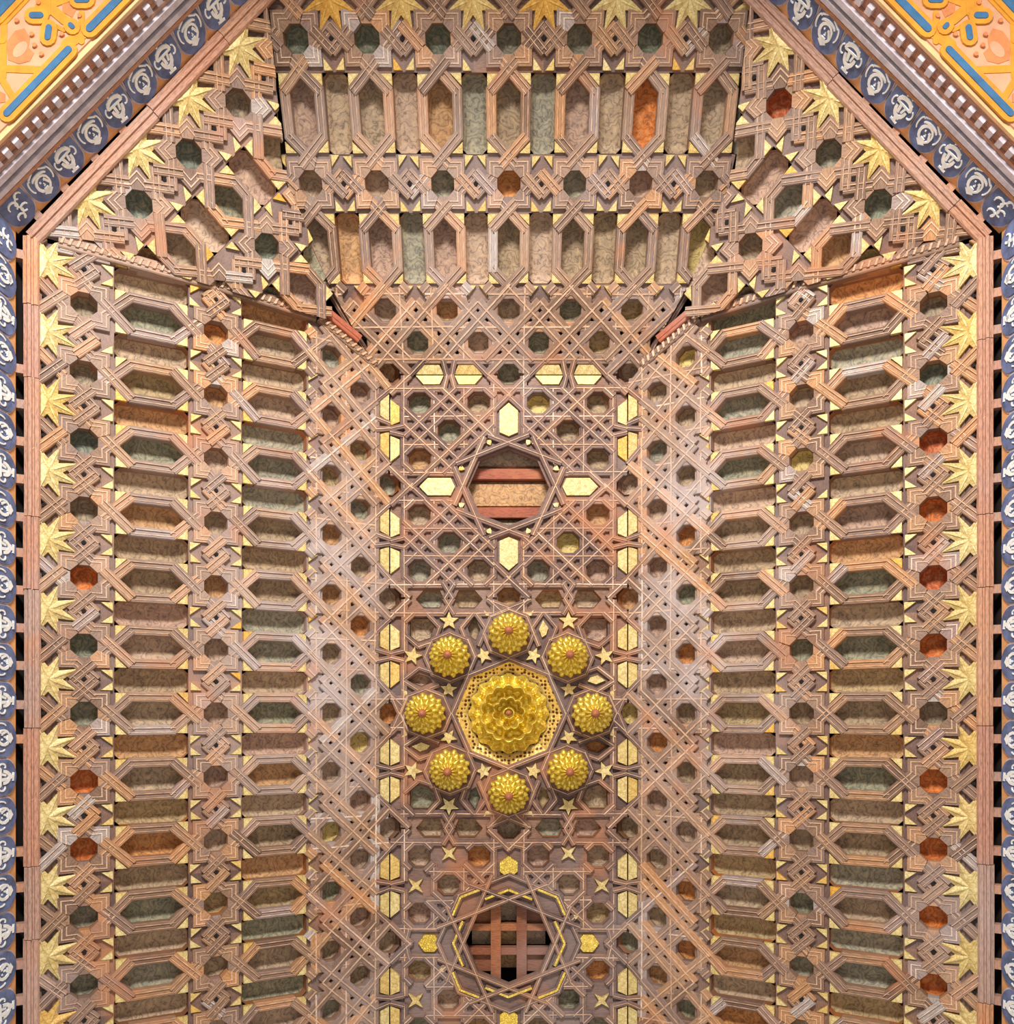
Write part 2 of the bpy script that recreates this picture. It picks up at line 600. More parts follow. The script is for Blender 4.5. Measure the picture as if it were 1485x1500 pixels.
def hex_unit(P, u, tA, tB, side_slot=True, wide=0.25):
    """long hexagon between the stars at tA (inner) and tB (outer), slot coffer at u+.5"""
    a = wide
    i0, i1 = tA + r0, tB - r0
    P.bar('frame_bar', (u - a, i0 + a), (u - a, i1 - a), 0.15, 'two', 0.0, 0.03)
    P.bar('frame_bar', (u + a, i0 + a), (u + a, i1 - a), 0.15, 'two', 0.0, 0.03)
    for sx in (1, -1):
        P.bar('frame_bar', (u - sx * 0.10, i0 - 0.10), (u + sx * a, i0 + a), 0.15, 'two', 0.012 + 0.008 * sx, 0.03)
        P.bar('frame_bar', (u - sx * 0.10, i1 + 0.10), (u + sx * a, i1 - a), 0.15, 'two', 0.012 - 0.008 * sx, 0.03)
        P.put('gold_triangle', me_tri([(sx * x, y) for x, y in TRI_HEX], ('hA', sx)), u, tA)
        P.put('gold_triangle', me_tri([(sx * x, -y) for x, y in TRI_HEX], ('hB', sx)), u, tB)
    w = 0.21
    L = round(tB - tA, 3)
    hx = [(0, r0 + 0.04), (w, r0 + 0.04 + w), (w, L - r0 - 0.04 - w), (0, L - r0 - 0.04), (-w, L - r0 - 0.04 - w), (-w, r0 + 0.04 + w)]
    hx = [(x, y - L / 2) for x, y in hx]
    og = P is pT and u == 2 and tB > 4
    P.put('hexagonal_coffer', cached(('hex', L, og), lambda: tray_mesh(hx, 0.32, 0.06, board=BOARD_O if og else None)), u, (tA + tB) / 2)
    c = 0.07
    y = L / 2 - HB
    s = 0.185
    sl = [(-s + c, -y), (s - c, -y), (s, -y + c), (s, y - c), (s - c, y), (-s + c, y), (-s, y - c), (-s, -y + c)]
    if side_slot:
        P.put('slot_coffer', cached(('slot', L), lambda: tray_mesh(sl, 0.32, 0.06)), u + 0.5, (tA + tB) / 2)
        # plates closing the corners of the field next to the band
        for sg in (1, -1):
            pl = [(0.04, 0), (0.31, 0), (0.31, 0.20), (0.25, 0.20)]
            for sx in (1, -1):
                m = cached(('cplate', sg, sx), lambda: prism_mesh([(sx * x, sg * q) for x, q in pl], -0.14, -0.05, [ALW]))
                P.put('corner_plate', m, u, (tA + HB) if sg == 1 else (tB - HB), 0, 0, False)


def runs(lines, keep, step=0.02, maxlen=2.0):
    out = []
    for (p, d, L, tag_) in lines:
        n = int(L / step)
        st = None
        for i in range(n + 1):
            m = (p[0] + d[0] * (i + 0.5) * step, p[1] + d[1] * (i + 0.5) * step)
            k = i < n and keep(m[0], m[1], tag_)
            if k and st is None:
                st = i
            if st is not None and (not k or (i - st) * step >= maxlen):
                a, b = st * step, i * step
                if b - a > 0.07:
                    out.append(((p[0] + d[0] * a, p[1] + d[1] * a), (p[0] + d[0] * b, p[1] + d[1] * b), tag_))
                st = i if k else None
    return out


def lattice_lines(u0, u1, t0, t1):
    L = []
    q = 0.5
    k = math.ceil((u0 - 0.25) / q)
    while k * q + 0.25 <= u1:
        L.append(((k * q + 0.25, t0), (0, 1), t1 - t0, 'u'))
        k += 1
    k = math.ceil((t0 - 0.25) / q)
    while k * q + 0.25 <= t1:
        L.append(((u0, k * q + 0.25), (1, 0), u1 - u0, 't'))
        k += 1
    s2 = math.sqrt(0.5)
    H = (t1 - t0)
    for n in range(math.floor(u0 + t0) - 1, math.ceil(u1 + t1) + 2):
        for sg in (r0, -r0):
            c = n + sg                      # u+t=c
            L.append(((c - t0, t0), (-s2, s2), H / s2, 'd'))
    for n in range(math.floor(u0 - t1) - 1, math.ceil(u1 - t0) + 2):
        for sg in (r0, -r0):
            c = n + sg                      # u-t=c
            L.append(((c + t0, t0), (s2, s2), H / s2, 'e'))
    return L


FH = {'u': 0.0, 't': 0.006, 'd': 0.014, 'e': 0.02}


def near_even(u):
    return abs(u - 2 * round(u / 2))


def edge_hex_pts(sg, half):
    """gold hexagon of the fold line, blunt end towards the odd node, only one half of it"""
    pts = [(0.44, 0), (0.57, 0.155), (0.84, 0.155), (0.91, 0)]
    return [(sg * x, half * y) for x, y in pts]


def fold_strip(P, u0, u1, gold, along='u', tt=0.0, half=1):
    """the row of octagons and gold hexagons that lies on a fold"""
    for n in range(math.ceil(u0 / 2), math.floor(u1 / 2) + 1):
        u = 2 * n
        for sg in (1, -1):
            if gold(u, sg):
                m = cached(('eh', sg, half), lambda: prism_mesh(edge_hex_pts(sg, half), -0.07, 0.0, [GOLD], 0.006))
                P.put('gold_hexagon', m, u, tt, 0, -0.01, False)
            P.bar('lattice_strap', (u + sg * 0.35, tt + half * 0.0), (u + sg * 0.6, tt + half * 0.25), 0.11, 'al', 0.01, 0.02)
            P.bar('lattice_strap', (u + sg * 0.96, tt), (u + sg * 0.90, tt + half * 0.25), 0.09, 'al', 0.02, 0.01)


def dense_zone(P, u0, u1, lat_off=0.0, top=1.39, gold=None):
    """fine lattice between the fold (t=0) and the band edge at t=1.39"""
    gold = gold or (lambda u, s: True)

    def keep(u, t, k):
        if u < u0 or u > u1 or t < 0.02 or t > top:
            return False
        a = near_even(u)
        if t < 0.245:
            if k == 'u':
                return a < 0.3
            return a < 0.36
        if t > 1.146 and k in 'de':
            return abs(u - round(u)) < 0.37
        if k == 't' and 1.2 < t < 1.3:
            return abs(u - round(u)) < 0.33
        if t > 1.27:
            return k != 'u' and k != 't' or (t < 1.34 and abs(u - round(u)) < 0.33)
        return True
    for p, q, k in runs(lattice_lines(u0, u1, 0, top), keep, 0.02, 2.0):
        P.bar('lattice_strap' if k in 'ut' else 'diagonal_strap', p, q, 0.16, 'one', FH[k], 0.0)
    me = me_cup()
    for n in range(math.ceil(u0), math.floor(u1) + 1):
        P.put('octagonal_coffer', me, n, 1.0)
        if n % 2 == 0:
            P.put('octagonal_coffer', me, n, 0.0)
        if n + 0.5 < u1:
            P.put('octagonal_coffer', me, n + 0.5, 0.5)
        for sx in (1, -1):
            m = me_tri([(sx * x, y) for x, y in TRI_BAND], ('b', sx, 1))
            P.put('gold_triangle', m, n, 1.0, 0, 0.0)
    m = cached('edgeplate', lambda: prism_mesh([(-.5, 0), (.5, 0), (.5, .26), (-.5, .26)], -0.14, -0.05, [ALW]))
    m2 = cached('foldplate', lambda: prism_mesh([(-.80, -0.02), (.80, -0.02), (.68, .22), (-.68, .22)], -0.14, -0.06, [ALW]))
    for n in range(math.floor(u0), math.floor(u1) + 1):
        P.put('backing_plate', m, n + 0.5, 1.13, 0, 0, False)
        if n % 2 == 1:
            P.put('backing_plate', m2, n, 0, 0, 0, False)
    fold_strip(P, u0, u1, gold)


def slope_panel(P, us, t2, t1, dense=True, t3=1.0, u0=-99, u1=99, off=0.0, xarms=True):
    for n in us:
        u = n + off
        star_unit(P, u, t2)
        star_unit(P, u, t1, outer=True, band_tri=(False, True))
        hex_unit(P, u, t3, t2)
        hex_unit(P, u, t2, t1)
        # the gold stars of the outer row, cut straight by the moulding
    st = cached('bigstarcut', cut_star)
    tilt = 0
    for n in us:
        P.put('gold_star', st, n + off + 0.5, t1 + 0.45, 0, 0.0)
        P.put('hole_shade_disc', cached('dot', None), n + off, t1 + 0.5, 0, -0.03)
        P.put('backing_plate', cached('rimplate', lambda: prism_mesh([(-.5, 0), (.5, 0), (.5, .30), (-.5, .30)], -0.16, -0.07, [ALW])), n + off, t1 + 0.36, 0, 0, False)


def cut_star():
    pts = starpts(8, 0.41, 0.18, PI / 8)
    out = []
    lim = 0.12
    for i in range(len(pts)):
        a, b = pts[i], pts[(i + 1) % len(pts)]
        if a[1] <= lim:
            out.append(a)
        if (a[1] <= lim) != (b[1] <= lim):
            k = (lim - a[1]) / (b[1] - a[1])
            out.append((a[0] + (b[0] - a[0]) * k, lim))
    n = len(out)
    vs = [(x, y, -0.06) for x, y in out] + [(x, y, -0.012 if math.hypot(x, y) < 0.25 else 0.012) for x, y in out] + [(0, 0.0, 0.03)]
    fs = [(i, (i + 1) % n, n + (i + 1) % n, n + i) for i in range(n)] + [(n + i, n + (i + 1) % n, 2 * n) for i in range(n)]
    # incised rays: raised slivers running out along each point
    for i in range(n):
        x, y = out[i]
        if math.hypot(x, y) > 0.25:
            b = len(vs)
            a = math.atan2(y, x)
            px, py = -math.sin(a) * 0.012, math.cos(a) * 0.012
            vs += [(0.08 * math.cos(a) + px, 0.08 * math.sin(a) + py, 0.03), (0.08 * math.cos(a) - px, 0.08 * math.sin(a) - py, 0.03), (x * .92, y * .92, 0.03)]
            fs.append((b, b + 1, b + 2))
    me = raw('star', vs, fs, [GOLD])
    bm = bmesh.new()
    bm.from_mesh(me)
    bmesh.ops.recalc_face_normals(bm, faces=bm.faces[:])
    bm.to_mesh(me)
    bm.free()
    return me


# ------------------------------------------------------------ the room shell
def box(name, c, s, mat, parent=None, M=None):
    x, y, z = s[0] / 2, s[1] / 2, s[2] / 2
    vs = [(c[0] + a * x, c[1] + b * y, c[2] + d * z) for a in (-1, 1) for b in (-1, 1) for d in (-1, 1)]
    fs = [(0, 1, 3, 2), (4, 6, 7, 5), (0, 4, 5, 1), (2, 3, 7, 6), (0, 2, 6, 4), (1, 5, 7, 3)]
    return link(name, raw(name, vs, fs, [mat]), parent, M)


YF = 5.68                                   # fold of the end slope (plan, units)
XE = 2 + CO * 5.25                          # eave of the side slopes
YE = YF + CO * KY * 5.25
ZE = ZA - SI * 5.25
YB = 9.3                                    # the modelled room ends a little beyond the picture's bottom
C1 = Vector((-XE, -6.53, ZE))
C2 = Vector((-3.13, -YE, ZE))
A0 = Vector((-2, -YF, ZA))
nd = Vector((-.712, -.702, 0)).normalized()
dd = Vector((.702, -.712, 0)).normalized()
XW = 6.72
DW = 9.40

# dark roof deck above everything
def shell():
    k = 0.95
    a = [(-2, -YF, ZA + k), (2, -YF, ZA + k), (2, YB, ZA + k), (-2, YB, ZA + k)]
    e = [(-XW - .3, -6.45, ZE + k), (-3.3, -YE - .35, ZE + k), (3.3, -YE - .35, ZE + k), (XW + .3, -6.45, ZE + k), (XW + .3, YB, ZE + k), (-XW - .3, YB, ZE + k)]
    # the deck follows the hips a little higher than the boards
    vs = a + e
    fs = [(0, 1, 2, 3), (0, 4, 5), (0, 5, 6, 1), (1, 6, 7), (1, 7, 8, 2), (0, 3, 9, 4)]
    n = len(vs)
    vs += [(v[0], v[1], v[2] + 0.25) for v in vs]
    fs += [tuple(n + i for i in f[::-1]) for f in fs]
    return raw('ceiling', [Vector(v) * S for v in vs], fs, [VOID])


tag(link('ceiling', shell(), None), 'dark boarded roof deck behind the open carpentry', None, None, 'structure')

# ------------------------------------------------------------ sloping panels
def side_clip(u, t):
    return None


def clip_left(u, t):       # local u = -Y
    return [(1, 0, 6.8), (1.3, -0.86, 1.3 * 5.84), (-1, 0, YB / KY)]


def clip_right(u, t):
    return [(-1, 0, 6.8), (-1.3, -0.86, 1.3 * 5.84), (1, 0, YB / KY)]


def clip_top(u, t):
    L = []
    for (t0, a, t1, b) in ((0, 2.15, 1.35, 2.85), (1.35, 2.85, 2.6, 3.32), (2.6, 3.32, 3.9, 3.5), (3.9, 3.52, 6, 3.56)):
        k = (b - a) / (t1 - t0)
        for sx in (1, -1):
            L.append((sx, -k, a - k * t0))
    return L


def clip_diag(sgn):
    def f(u, t):
        L = [(-sgn, -0.693, -0.693 * 0.98)]
        v = sgn * u
        if t < 2.9:
            L.append((sgn, -0.29, 0.04 - 0.29 * 0.86))
        else:
            L.append((sgn, -0.80, 0.64 - 0.80 * 2.9))
        L.append((0, 1, 4.72))
        return L
    return f


def eave_bits(P, us, t1, off=0.0, tmax=5.35):
    pass


pL = Panel('sloped_ceiling_panel', 'long carved timber slope on the left beside the left frieze, rows of hexagon coffers and gold stars',
           (-2, 0, ZA), (0, -KY, 0), (-CO, 0, -SI), clip_left)
pR = Panel('sloped_ceiling_panel', 'long carved timber slope on the right beside the right frieze, orange octagon coffers along its outer row',
           (2, 0, ZA), (0, KY, 0), (CO, 0, -SI), clip_right)
pT = Panel('sloped_ceiling_panel', 'end slope at the top with upright hexagon and slot coffers in two rows of seven',
           (0, -YF, ZA), (1, 0, 0), (0, -CO * KY, -SI), clip_top)
slen = math.hypot(3.90, 2.57)
Td = Vector((nd.x * 3.9, nd.y * 3.9, -2.57)) / slen
pDL = Panel('corner_ceiling_panel', 'wedge-shaped carved corner slope at upper left between the left and end slopes',
            A0, dd, Td, clip_diag(1))
ddR = Vector((dd.x, -dd.y, 0))
pDR = Panel('corner_ceiling_panel', 'wedge-shaped carved corner slope at upper right with a red octagon coffer',
            (2, -YF, ZA), ddR, Vector((-Td.x, Td.y, Td.z)), clip_diag(-1))

T2, T1 = 2.79, 4.58
for P in (pL, pR, pT):
    P.deep = True
pL.cups = lambda u, t, outer: ('o' if u in (2, -1, -2) else 'g') if outer else None
pR.cups = lambda u, t, outer: ('o' if u in (-4, -3, -2, -1, 1, 2, 3, 4) else 'g') if outer else None
pT.cups = lambda u, t, outer: 'g' if outer else None
pDR.cups = lambda u, t, outer: 'o' if outer and u == -1 else 'g'
pDL.cups = lambda u, t, outer: 'g'
for P in (pL, pR):
    sg = 1 if P is pL else -1
    us = [sg * k for k in range(7, -10, -1)]
    slope_panel(P, us, T2, T1)
    dense_zone(P, -9.4 if sg > 0 else -6.75, 6.75 if sg > 0 else 9.4)
slope_panel(pT, range(-3, 4), T2, T1)
dense_zone(pT, -2.9, 2.9, gold=lambda u, s: abs(u + s * .7) < 2)
for P, sg in ((pDL, 1), (pDR, -1)):
    slope_panel(P, range(-4, 5), 2.56, 4.03, t3=1.06, off=-0.18 * sg)

# hip beams with a rope-like edge
def rope_bar(P, p, q, w=0.2, style='plain', h=0.05, name='hip_rafter'):
    P.bar(name, p, q, w, style, h, 0, False)
    L = math.hypot(q[0] - p[0], q[1] - p[1])
    a = math.atan2(q[1] - p[1], q[0] - p[0])
    n = int(L / 0.1)
    vs, fs = [], []
    for i in range(n):
        x = -L / 2 + (i + .5) * L / n
        b = len(vs)
        for (dx, dy) in ((-0.045, -0.05), (0.0, -0.05), (0.045, 0.05), (0.0, 0.05)):
            vs.append((x + dx, dy, 0.0))
        for (dx, dy) in ((-0.03, -0.045), (0.0, -0.045), (0.03, 0.045), (0.0, 0.045)):
            vs.append((x + dx, dy, 0.022))
        fs += [(b + 4, b + 5, b + 6, b + 7)] + [(b + k, b + (k + 1) % 4, b + 4 + (k + 1) % 4, b + 4 + k) for k in range(4)]
    o = P.put('rope_carving', raw('rope', vs, fs, [CREAM]), (p[0] + q[0]) / 2, (p[1] + q[1]) / 2, a, h + 0.012, False)
    if o:
        o['kind'] = 'stuff'


def unclipped(P, f, *a, **k):
    c, P.clips = P.clips, ()
    f(P, *a, **k)
    P.clips = c


for P, s in ((pL, 1), (pR, -1)):
    unclipped(P, rope_bar, (s * 6.83, 4.9), (s * 6.74, 2.8))
    unclipped(P, rope_bar, (s * 6.74, 2.75), (s * 6.62, 1.25))
    unclipped(P, rope_bar, (s * 6.6, 1.2), (s * 6.0, 0.25), 0.14)
    P.clips, c = (), P.clips
    P.bar('hip_timber', (s * 6.78, 1.25), (s * 6.35, 0.55), 0.15, 'red', 0.12)
    P.bar('hip_timber', (s * 6.98, 4.95), (s * 6.92, 4.1), 0.16, 'red', -0.02)
    # closing board under the hip so the slope has an end face
    P.clips = c
for s in (1, -1):
    c, pT.clips = pT.clips, ()
    for (p, q) in (((2.98, 1.35), (3.44, 2.6)), ((3.44, 2.62), (3.6, 3.55))):
        pT.bar('hip_timber', (s * p[0], p[1]), (s * q[0], q[1]), 0.12, 'red', -0.12)
    pT.bar('hip_timber', (s * 2.24, 0.1), (s * 2.95, 1.4), 0.12, 'dk', -0.06)
    pT.clips = c

# ------------------------------------------------------------ flat centre
pC = Panel('flat_ceiling_panel', 'flat strapwork centre of the ceiling holding the gilded bosses between two octagonal openings',
           (0, 0, ZA), (1, 0, 0), (0, -1, 0), ())
YM = [(-5.68, -1.926), (-1.926, 1.926), (1.926, 5.778), (5.778, 9.63)]


def doct(x, y):
    return max(x * math.cos(PI / 8 + k * PI / 4) + y * math.sin(PI / 8 + k * PI / 4) for k in range(8))


def module(ya, yb, kind):
    last = kind == 4
    kind = 1 if last else kind
    cy = (ya + yb) / 2
    ky = (yb - ya) / 4

    def X(p):
        return (p[0], -(cy + p[1] * ky))

    def bar(name, p, q, w=0.12, style='al', h=0.0, ext=0.0):
        pC.bar(name, X(p), X(q), w, style, h, ext)

    def poly(name, pts, z0, z1, mats, bevel=0.0, label=None):
        o = pC.put(name, prism_mesh([X(p) for p in pts], z0, z1, mats, bevel), 0, 0, 0, 0, False)
        if label:
            o['label'] = label
        return o

    def sym4(pts):
        for (a, b, c, d) in ((1, 0, 0, 1), (0, -1, 1, 0), (-1, 0, 0, -1), (0, 1, -1, 0)):
            yield [(a * x + b * y, c * x + d * y) for x, y in pts]

    def sym8(pts):
        for q in sym4(pts):
            yield q
        for q in sym4([(-x, y) for x, y in pts]):
            yield q

    lim = {1: 0.86, 2: 9, 3: 1.13}[kind]

    def keep(x, t, k):
        y = t
        a, b = sorted((abs(x), abs(y)))
        diag = k in 'de'
        if b > 1.985:
            return False
        if b > 1.755:
            if diag:
                return a < 0.36 or a > 1.64
            # axis lines: only across the corner/edge octagons
            if (k == 'u') == (abs(x) < abs(y)):
                return a < 0.3 or a > 1.7
            return False if a < 1.7 and b > 1.8 else True
        if b > 1.72 and not diag:
            return not (0.93 < a < 1.07)
        if kind == 2:
            return b > 1.69 and not diag or (diag and a + b > 3.3)
        if a < 0.24 and kind == 1:
            return diag and b > 1.6
        if doct(x, y) < lim:
            return False
        if kind == 3:
            if math.hypot(a - 1, b - 1.55) < 0.3:
                return False
            if a < 0.24 and b < 1.62:
                return False
        if kind == 1 and not diag and a < 0.26 and b < 1.0:
            return False
        return True
    L = lattice_lines(-2, 2, -2, 2)
    for p, q, k in runs(L, keep, 0.02, 4.1):
        if math.dist(p, q) > 0.09:
            bar('lattice_strap' if k in 'ut' else 'diagonal_strap', p, q, 0.115, 'al', FH[k])
    holes = []
    cup = me_cup()

    def hole(x, y, label=None):
        holes.append(ngon(8, 0.2, PI / 8, x, y))
        for q in [(x, y)]:
            X_ = X(q)
            pC.put('octagonal_coffer', cup, X_[0], X_[1])
    # fold-line and module-line hexagons
    for sx in (1, -1):
        hs = [(-0.7, -1), (0.7, 1)]
        for yy in (-1.3, -0.7, 0.7, 1.3):
            blunt = 1 if abs(yy) < 1 else -1      # blunt end towards |y|=1
            s = math.copysign(1, yy)
            t0 = abs(yy) < 1
            pts = [(0.44, 0), (0.57, 0.155), (0.84, 0.155), (0.91, 0)]
            if not t0:
                pts = [(2 - a, b) for a, b in pts]
            poly('gold_hexagon', [(sx * (1.985 - b), s * a) for a, b in pts], -0.07, -0.005, [GOLD], 0.006)
        for s in (1, -1):
            bar('lattice_strap', (sx * 1.98, s * 0.97), (sx * 1.75, s * 0.91), 0.09, 'al', 0.02)
            bar('lattice_strap', (sx * 1.98, s * 1.03), (sx * 1.75, s * 1.09), 0.09, 'al', 0.02)
    for sy in (1, -1):
        full = not (kind == 1 and sy == -1) or last
        for s in (1, -1):
            if full:
                bar('lattice_strap', (s * 1.06, sy * 1.99), (s * 0.91, sy * 1.74), 0.09, 'al', 0.02, 0.02)
                bar('lattice_strap', (s * 0.94, sy * 1.99), (s * 1.09, sy * 1.74), 0.09, 'al', 0.026, 0.02)
            else:
                bar('lattice_strap', (s * 1.03, sy * 1.99), (s * 1.09, sy * 1.74), 0.09, 'al', 0.02)
                bar('lattice_strap', (s * 0.97, sy * 1.99), (s * 0.91, sy * 1.74), 0.09, 'al', 0.026)
            for t0 in (0, 1):
                pts = [(0.44, 0), (0.57, 0.155), (0.84, 0.155), (0.91, 0)]
                if t0:
                    pts = [(2 - a, b) for a, b in pts]
                if not full:
                    poly('gold_hexagon', [(s * a, sy * (1.985 - b)) for a, b in pts], -0.07, -0.005, [GOLD], 0.006)
                else:
                    hp = [(s * a, sy * (2.0 - b * 1.0)) for a, b in pts]
                    holes.append(hp if len(hp) > 2 else [])
                    if sy == 1:
                        fp = pts + [(a, -b) for a, b in pts[1:3][::-1]]
                        fp = [X((s * a, sy * (2.0 - b))) for a, b in fp]
                        fx = sum(p[0] for p in fp) / 6
                        fy = sum(p[1] for p in fp) / 6
                        pC.put('hexagonal_coffer', tray_mesh([(p[0] - fx, p[1] - fy) for p in fp], 0.3, 0.03), fx, fy, 0, 0, False)
    for sx in (1, -1):
        holes.append([(sx * 2.0, -0.083), (sx * 1.917, -0.2), (sx * 1.815, -0.083), (sx * 1.815, 0.083), (sx * 1.917, 0.2), (sx * 2.0, 0.083)])
    # edge octagons between modules
    if kind != 1 or last:
        X_ = X((0, -2))
        pC.put('octagonal_coffer', cup, X_[0], X_[1])

    if kind == 1:
        for x, y in ((.5, 1.5), (1.5, 1.5), (1.5, .5), (1, 1)):
            for sx in (1, -1):
                for sy in (1, -1):
                    hole(sx * x, sy * y)
        gh = [(0, 1.5), (0.155, 1.36), (0.155, 0.97), (0, 0.9), (-0.155, 0.97), (-0.155, 1.36)]
        for q in sym4(gh):
            poly('gold_hexagon', q, -0.07, 0.0, [GOLD], 0.006)
        ap = 0.72
        for k in range(8):
            a = PI / 8 + k * PI / 4
            cx, sx_ = math.cos(a), math.sin(a)
            bar('octagon_strap', (ap * cx - 0.66 * -sx_, ap * sx_ - 0.66 * cx), (ap * cx + 0.66 * -sx_, ap * sx_ + 0.66 * cx), 0.10, 'al', 0.03 + 0.006 * (k % 2))
            poly('gold_triangle', starpts(3, 0.06, 0.04, a + PI / 3, 0.86 * math.cos(a), 0.86 * math.sin(a)), -0.05, 0.0, [GOLD])
        for q in sym4([(-0.25, 0.9), (-0.25, 1.7)]):
            bar('lattice_strap', q[0], q[1], 0.11, 'al', 0.0)
        for q in sym4([(0.25, 0.9), (0.25, 1.7)]):
            bar('lattice_strap', q[0], q[1], 0.11, 'al', 0.0)
        for q in sym8([(0.26, 1.36), (-0.02, 1.645)]):
            bar('diagonal_strap', q[0], q[1], 0.11, 'al', 0.012)
        for q in sym8([(0.25, 0.90), (0.0, 0.80)]):
            bar('diagonal_strap', q[0], q[1], 0.10, 'al', 0.012)
        plate = [p for p in ngon(8, 0.80)]
        holes.append(ngon(8, 0.68))
    if kind == 2:
        hx = [(1.66, 1.66), (1.36, 1.66), (1.25, 1.52), (1.32, 1.32), (1.52, 1.25), (1.66, 1.36)]
        for q in sym4(hx):
            holes.append(q)
            fq = [X(p) for p in q]
            fx = sum(p[0] for p in fq) / 6
            fy = sum(p[1] for p in fq) / 6
            pC.put('hexagonal_coffer', tray_mesh([(p[0] - fx, p[1] - fy) for p in fq], 0.3, 0.03), fx, fy, 0, 0, False)
        seg = [((1.37, 1.75), (1.16, 1.51)), ((1.16, 1.51), (1.25, 1.26)), ((0.60, 1.75), (0.80, 1.50)), ((0.80, 1.5), (0.715, 1.27)),
               ((0.55, 1.74), (0.38, 1.48)), ((0.38, 1.48), (0.50, 1.18)), ((0.36, 1.98), (0, 1.83)), ((0.80, 1.5), (0.6, 1.75)), ((0.30, 1.69), (0.0, 1.82))]
        for a, b in seg:
            for q in sym8([a, b]):
                bar('diagonal_strap', q[0], q[1], 0.085, 'al', 0.012, 0.01)
        for i in range(8):
            a = PI / 2 + i * PI / 4
            bx, by = 1.385 * math.cos(a), 1.385 * math.sin(a)
            vv = ngon(8, 0.42, 0, bx, by)
            for k in range(8):
                bar('octagon_strap', vv[k], vv[(k + 1) % 8], 0.085, 'al', 0.02 + 0.005 * (k % 2), 0.01)
            a2 = a + PI / 8
            poly('gold_star', starpts(5, 0.15, 0.065, a2, 1.09 * math.cos(a2), 1.09 * math.sin(a2)), -0.05, 0.01, [GOLD], 0.006)
        for q in sym8([(1.0, 1.61)]):
            x, y = q[0]
            poly('gold_star', starpts(5, 0.17, 0.07, math.atan2(y, x) if abs(x) > abs(y) else math.atan2(y, 0), x, y), -0.05, 0.01, [GOLD], 0.006)
        dm = [(0.57, 1.68), (0.69, 1.50), (0.64, 1.34), (0.55, 1.28), (0.48, 1.47)]
        j = 0
        for q in sym8(dm):
            if j in (1, 3, 6):
                poly('gold_diamond', [((p[0] - sum(w[0] for w in q) / 5) * .75 + sum(w[0] for w in q) / 5, (p[1] - sum(w[1] for w in q) / 5) * .75 + sum(w[1] for w in q) / 5) for p in q],
                     -0.05, 0.0, [GOLD], 0.006)
            else:
                holes.append(q)
                fq = [X(p) for p in q]
                fx = sum(p[0] for p in fq) / 5
                fy = sum(p[1] for p in fq) / 5
                pC.put('diamond_coffer', tray_mesh([(p[0] - fx, p[1] - fy) for p in fq], 0.25, 0.02), fx, fy, 0, 0, False)
            j += 1
        cr = [(0.24, 1.70), (0.38, 1.70), (0.42, 1.80), (0.36, 1.75), (0.24, 1.755)]
        for q in sym8(cr):
            poly('gold_crescent', q, -0.05, 0.01, [GOLD])
        vv = ngon(8, 0.95)
        for k in range(8):
            bar('octagon_strap', vv[k], vv[(k + 1) % 8], 0.09, 'al', 0.03 + 0.006 * (k % 2), 0.015)
        holes.append(ngon(8, 0.90))
    if kind == 3:
        for x, y in ((.5, 1.5), (1.5, 1.5), (1.5, .5), (1.02, 1.02)):
            for sx in (1, -1):
                for sy in (1, -1):
                    hole(sx * x, sy * y)
        gh = [(0, 1.52), (0.15, 1.41), (0.15, 1.25), (0.07, 1.18), (-0.07, 1.18), (-0.15, 1.25), (-0.15, 1.41)]
        for q in sym4(gh):
            poly('gold_hexagon', q, -0.07, 0.01, [GOLDM], 0.006)
        for q in sym8([(1.0, 1.56)]):
            x, y = q[0]
            poly('gold_star', starpts(4, 0.17, 0.05, PI / 4 + 0, x, y), -0.05, 0.01, [GOLD], 0.004)
        ap = 0.71
        for k in range(8):
            a = PI / 8 + k * PI / 4
            c_, s_ = math.cos(a), math.sin(a)
            bar('octagon_strap', (ap * c_ + 1.0 * s_, ap * s_ - 1.0 * c_), (ap * c_ - 1.0 * s_, ap * s_ + 1.0 * c_), 0.075, 'al', 0.035 + 0.006 * (k % 2))
            bar('octagon_strap', (1.10 * c_ + .47 * s_, 1.10 * s_ - .47 * c_), (1.10 * c_ - .47 * s_, 1.10 * s_ + .47 * c_), 0.075, 'al', 0.02)
            # gilded fillets: an inner octagon and outer chevrons
            b0 = k * PI / 4
            v = Vector((0.93 * math.cos(b0), 0.93 * math.sin(b0)))
            if k % 2 == 0:
                for sg in (1, -1):
                    dr = Vector((-math.sin(b0) * sg, math.cos(b0) * sg)) * math.cos(PI / 8) - Vector((math.cos(b0), math.sin(b0))) * math.sin(PI / 8)
                    bar('gilt_fillet', v[:], (v + dr * 0.42)[:], 0.09, 'gold', 0.02)
            else:
                v = Vector((1.14 * math.cos(b0), 1.14 * math.sin(b0)))
                for sg in (1, -1):
                    dr = Vector((-math.sin(b0) * sg, math.cos(b0) * sg)) * math.cos(PI / 8) - Vector((math.cos(b0), math.sin(b0))) * math.sin(PI / 8)
                    bar('gilt_fillet', v[:], (v + dr * 0.34)[:], 0.09, 'gold', 0.02)
                poly('gold_triangle', starpts(3, 0.05, 0.03, a, 1.22 * math.cos(a), 1.22 * math.sin(a)), -0.05, 0.02, [GOLD])
        for q in sym8([(0.28, 1.66), (0.02, 1.72)]):
            bar('diagonal_strap', q[0], q[1], 0.09, 'al', 0.012)
        for q in sym8([(0.25, 1.70), (0.25, 1.2)]):
            bar('lattice_strap', q[0], q[1], 0.09, 'al', 0.0)
        holes.append(ngon(8, 0.72))
    # backing plate (one piece of joinery per module) with every opening cut through
    seen = []
    H = []
